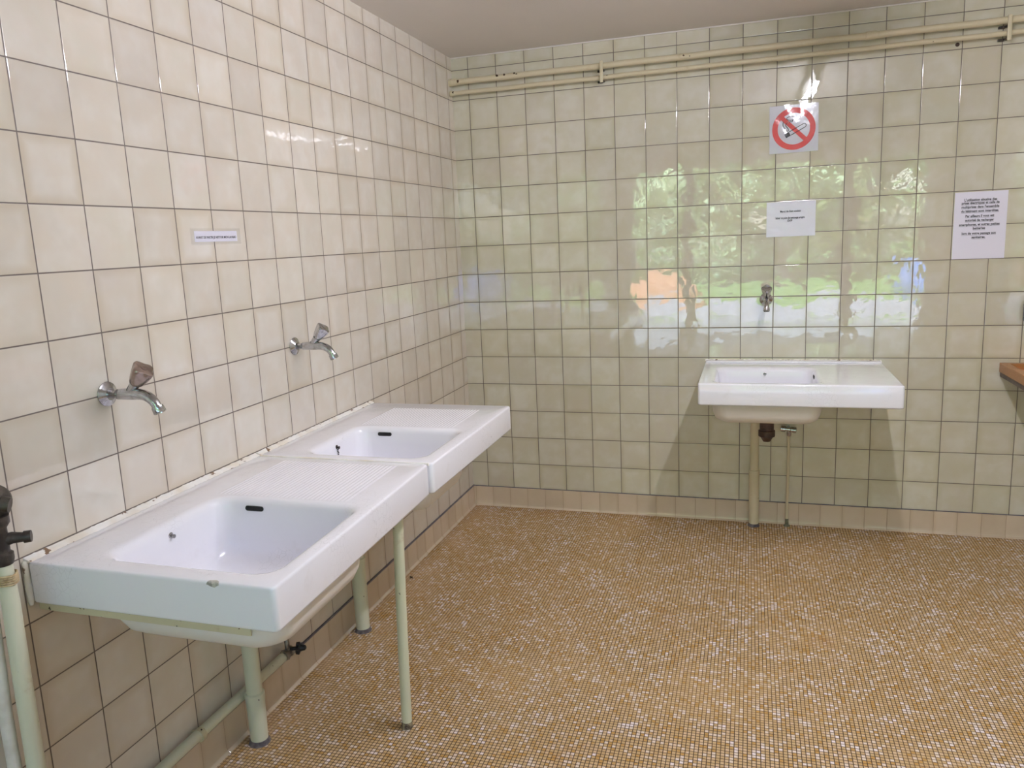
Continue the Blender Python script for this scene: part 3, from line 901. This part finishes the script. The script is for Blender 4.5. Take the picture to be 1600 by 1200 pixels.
# A4 notice on the right
g4 = empty('paper_notice', (2.447, 0, 1.440), 0, label='white A4 notice with ten underlined lines of text on the right of the back wall', category='sign')
sheet('paper', .206, .292, M_paper, g4, .0006)
L = [("L'utilisation abusive des", .108, .126), ("prises électriques et celle de", .0945, .146), ("multiprises dans l'ensemble", .0775, .146), ("du bâtiment sont interdites.", .0595, .146),
     ("Par ailleurs il vous est", .0380, .112), ("autorisé de recharger", .0200, .112), ("smartphones, et autres petites", .0010, .158), ("batteries", -.0155, .048), ("lors de votre passage aux", -.0375, .134), ("sanitaires.", -.0545, .054)]
for s, z, w in L:
    o, ww = text_obj(s, .0150, M_ink, g4, (-.002, -.0014, z + .003), FR, bold=.00045, xs=w)
    flat([(-.002 - w / 2, z - .0048), (-.002 + w / 2, z - .0048), (-.002 + w / 2, z - .0040), (-.002 - w / 2, z - .0040)], .0013, 'underline', M_ink, g4, .0002)

# ---------------------------------------------------------------- wooden shelf and outlet at the right edge
sh = empty('wooden_counter', (2.560, 0, .826), 0, label='wooden counter with raised rim jutting in at the right edge', category='counter')
Lx, Dy = .98, .58
bm = bmesh.new()
# rim as a mitred frame around an inset top, with a clipped outer corner
outer = [(0, -.004), (0, -Dy + .10), (.06, -Dy), (Lx, -Dy), (Lx, -.004)]
inner = [(.034, -.036), (.034, -Dy + .115), (.078, -Dy + .034), (Lx - .034, -Dy + .034), (Lx - .034, -.036)]
rg = [[Vector((x, y, z)) for x, y in P_] for P_, z in ((outer, -.040), (outer, -.003), ([(x + .002, y * .997) for x, y in outer], 0), ([(x - .002, y) for x, y in inner], 0), (inner, -.002), (inner, -.040))]
loft(bm, rg + [rg[0]], False, False)
build('rim', bm, M_wood, sh, angle=25)
bm = bmesh.new(); loft(bm, [[Vector((x, y, z)) for x, y in inner] for z in (-.030, -.014)]); build('counter_top', bm, M_wood2, sh, smooth=False)
bm = bmesh.new(); loft(bm, [[Vector((x + .004, y, z)) for x, y in outer] for z in (-.062, -.040)]); build('under_frame', bm, simple('grey_brown_board', srgb(104, 92, 88), .6, 0, srgb(84, 74, 72), 18.), sh, smooth=False)
for x in (.25, .85):
    bm = bmesh.new()
    box(bm, x - .012, x + .012, -.44, -.004, -.080, -.062); box(bm, x - .012, x + .012, -.022, 0, -.35, -.08)
    tube(bm, [(x, -.40, -.075), (x, -.012, -.33)], .010, 8)
    build('bracket_arm', bm, M_rusty, sh)

so = empty('power_socket', (2.676, 0, 1.055), 0, label='dark grey power socket cut by the right edge above the wooden counter', category='socket')
bm = bmesh.new(); box(bm, -.040, .040, -.042, 0, -.040, .040, .006, 3); build('housing', bm, simple('grey_plastic', srgb(96, 94, 102), .45), so)
bm = bmesh.new(); lathe(bm, (0, -.041, 0), (0, -1, 0), [(0, .026), (.004, .026), (.004, .022), (.001, .020), (.001, .001)], 24); build('socket_face', bm, M_black, so)

# ---------------------------------------------------------------- small litter on the floor
bm = bmesh.new()
rr = random.Random(9)
for k in range(5):
    a = rr.uniform(0, 6.3); l = rr.uniform(.008, .016)
    tube(bm, [(0, 0, .003), (l * .5 * math.cos(a), l * .5 * math.sin(a), .006 + .003 * rr.random()), (l * math.cos(a), l * math.sin(a), .0015)], [.0028, .0022, .0008], 6)
o = build('leaf_scrap', bm, simple('dry_leaf', srgb(64, 46, 30), .8)); o.location = (.052, -.985, 0)
add_prop(o, label='tiny dark leaf scrap on the floor beside the slim pipe leg', category='leaf')

# ---------------------------------------------------------------- outside, seen only as reflections in the glazed tiles
def ground_mat(name, c1, c2, sc):
    t = NT(name); co = t.coord()
    t.base(t.mix(t.ramp(t.noise(co, sc, 5, .7), .35, .65), c1, c2), .9)
    return t.m
slab('path', -30, 34, -60, RY - .25, -.30, -.06, ground_mat('grass', srgb(120, 150, 62), srgb(92, 120, 48), 1.2))
slab('terrace', -8, 12, RY - 4.2, RY - .25, -.06, -.02, ground_mat('terrace_concrete', srgb(134, 128, 122), srgb(118, 112, 106), 3.))
slab('road', -30, 34, -13.5, -9.9, -.06, -.03, ground_mat('gravel', srgb(164, 152, 146), srgb(146, 134, 128), 4.))

def leaf_mat(name, c1, c2):
    t = NT(name); co = t.coord()
    t.base(t.mix(t.ramp(t.noise(co, 1.9, 4, .7), .36, .62), c1, c2), .6)
    tr = t.n.new('ShaderNodeBsdfTranslucent'); t.lk(t.p.inputs['Base Color'].links[0].from_socket, tr.inputs[0])
    mx = t.n.new('ShaderNodeMixShader'); mx.inputs[0].default_value = .4
    t.lk(t.p.outputs[0], mx.inputs[1]); t.lk(tr.outputs[0], mx.inputs[2]); t.lk(mx.outputs[0], t.n['Material Output'].inputs[0])
    return t.m
LM = [leaf_mat('leaf_green', srgb(228, 234, 172), srgb(110, 136, 78)), leaf_mat('leaf_dark', srgb(206, 220, 146), srgb(84, 110, 62))]
def tree_mesh(seed, n, rx, rz, zc, leaf):
    rr = random.Random(seed)
    bm = bmesh.new()
    blobs = [(rr.uniform(-.6, .6) * rx, rr.uniform(-.6, .6) * rx, zc + rr.uniform(-.65, .65) * rz, rr.uniform(.35, .6) * rx) for _ in range(13)]
    for _ in range(n):
        bx, by, bz, br = rr.choice(blobs)
        a, b_ = rr.uniform(0, 2 * PI), math.acos(rr.uniform(-1, 1))
        r = br * rr.uniform(.55, 1.05)
        c = Vector((bx + r * math.sin(b_) * math.cos(a), by + r * math.sin(b_) * math.sin(a), max(.15, bz + r * math.cos(b_))))
        t1 = Vector((rr.gauss(0, 1), rr.gauss(0, 1), rr.gauss(0, 1))).normalized()
        t2 = t1.cross(Vector((rr.gauss(0, 1), rr.gauss(0, 1), rr.gauss(0, 1)))).normalized()
        s = leaf * rr.uniform(.6, 1.3)
        vs_ = [bm.verts.new(c + t1 * s), bm.verts.new(c + t2 * s * .55), bm.verts.new(c - t1 * s), bm.verts.new(c - t2 * s * .55)]
        bm.faces.new(vs_)
    me = bpy.data.meshes.new('foliage'); bm.to_mesh(me); bm.free()
    return me
crowns = [tree_mesh(1, 8500, 2.9, 2.9, 3.7, .20), tree_mesh(2, 8500, 2.8, 3.4, 4.2, .20)]
for i, m in enumerate(crowns): m.materials.append(LM[i])
bm = bmesh.new(); tube(bm, [(0, 0, 0), (.05, .02, 1.5), (-.05, .05, 3.2), (.1, 0, 4.4)], [.2, .16, .12, .05], 10)
bmesh.ops.recalc_face_normals(bm, faces=bm.faces)
trunk = bpy.data.meshes.new('trunk'); bm.to_mesh(trunk); bm.free()
trunk.materials.append(simple('bark', srgb(96, 78, 60), .9, 0, srgb(70, 56, 44), 6.))
TREE_LABELS = ['outermost leafy tree outside on the orange tent side', 'broad leafy tree outside, right behind the orange tent', 'broad leafy tree outside, between the two tents',
               'broad leafy tree outside, just past the blue tent', 'outermost leafy tree outside on the blue tent side',
               'tree behind the hedge outside, first beyond the orange tent', 'tree behind the hedge outside, straight behind the orange tent', 'tree behind the hedge outside, straight behind the blue tent',
               'tree behind the hedge outside, first beyond the blue tent', 'tree behind the hedge outside, last on the orange tent side', 'tree behind the hedge outside, last on the blue tent side']
spots = [(-13.9, -20.8), (-5.7, -20.8), (2.5, -20.8), (10.7, -20.8), (18.9, -20.8), (-9.8, -30), (-1.6, -30), (6.6, -30), (14.8, -30), (-18, -30), (23, -30)]
for i, (x, y) in enumerate(spots):
    r = empty('tree', (x, y, -.07), i * 1.3, label=TREE_LABELS[i], category='tree', group='trees across the lawn')
    r.scale = (1.08, 1.08, .9 + .25 * ((i * 7) % 5) / 4)
    link('foliage', crowns[i % 2], None, r)
    link('trunk', trunk, None, r)
hedge = empty('hedge', (3, -25.4, -.07), 0, label='long leafy hedge across the far side of the lawn outside', category='hedge')
bm = bmesh.new()
rr = random.Random(21)
for _ in range(14000):
    x = rr.uniform(-24, 24); hz = 2.3 + .5 * math.sin(x * .9) + .3 * math.sin(x * 2.3)
    c = Vector((x, rr.choice((-1, 1)) * rr.uniform(.4, .7), rr.uniform(0, hz))) if rr.random() < .75 else Vector((x, rr.uniform(-.6, .6), hz))
    t1_ = Vector((rr.gauss(0, 1), rr.gauss(0, 1), rr.gauss(0, 1))).normalized()
    t2_ = t1_.cross(Vector((rr.gauss(0, 1), rr.gauss(0, 1), rr.gauss(0, 1)))).normalized()
    q = .17 * rr.uniform(.6, 1.3)
    bm.faces.new([bm.verts.new(c + t1_ * q), bm.verts.new(c + t2_ * q * .6), bm.verts.new(c - t1_ * q), bm.verts.new(c - t2_ * q * .6)])
me = bpy.data.meshes.new('foliage'); bm.to_mesh(me); bm.free()
link('foliage', me, LM[0], hedge)
def tent(x, y, c, label, w=2.2, h=1.5):
    bm = bmesh.new()
    pr_ = [(-w / 2, 0), (-w / 2 * .92, h * .45), (-w / 4, h * .88), (0, h), (w / 4, h * .88), (w / 2 * .92, h * .45), (w / 2, 0)]
    loft(bm, [[Vector((a * s, d, z * s2)) for a, z in pr_] for d, s, s2 in ((-1.3, .8, .75), (-.9, 1, 1), (.9, 1, 1), (1.3, .8, .75))])
    o = build('tent', bm, simple('tent_' + str(int(x * 10)), c, .5)); o.location = (x, y, -.07)
    add_prop(o, label=label, category='tent')
tent(-.75, -15.1, srgb(200, 128, 86), 'orange tent pitched on the lawn outside', 2.2, .52)
tent(5.1, -15.1, srgb(116, 142, 190), 'blue tent pitched on the lawn outside', .8, .8)
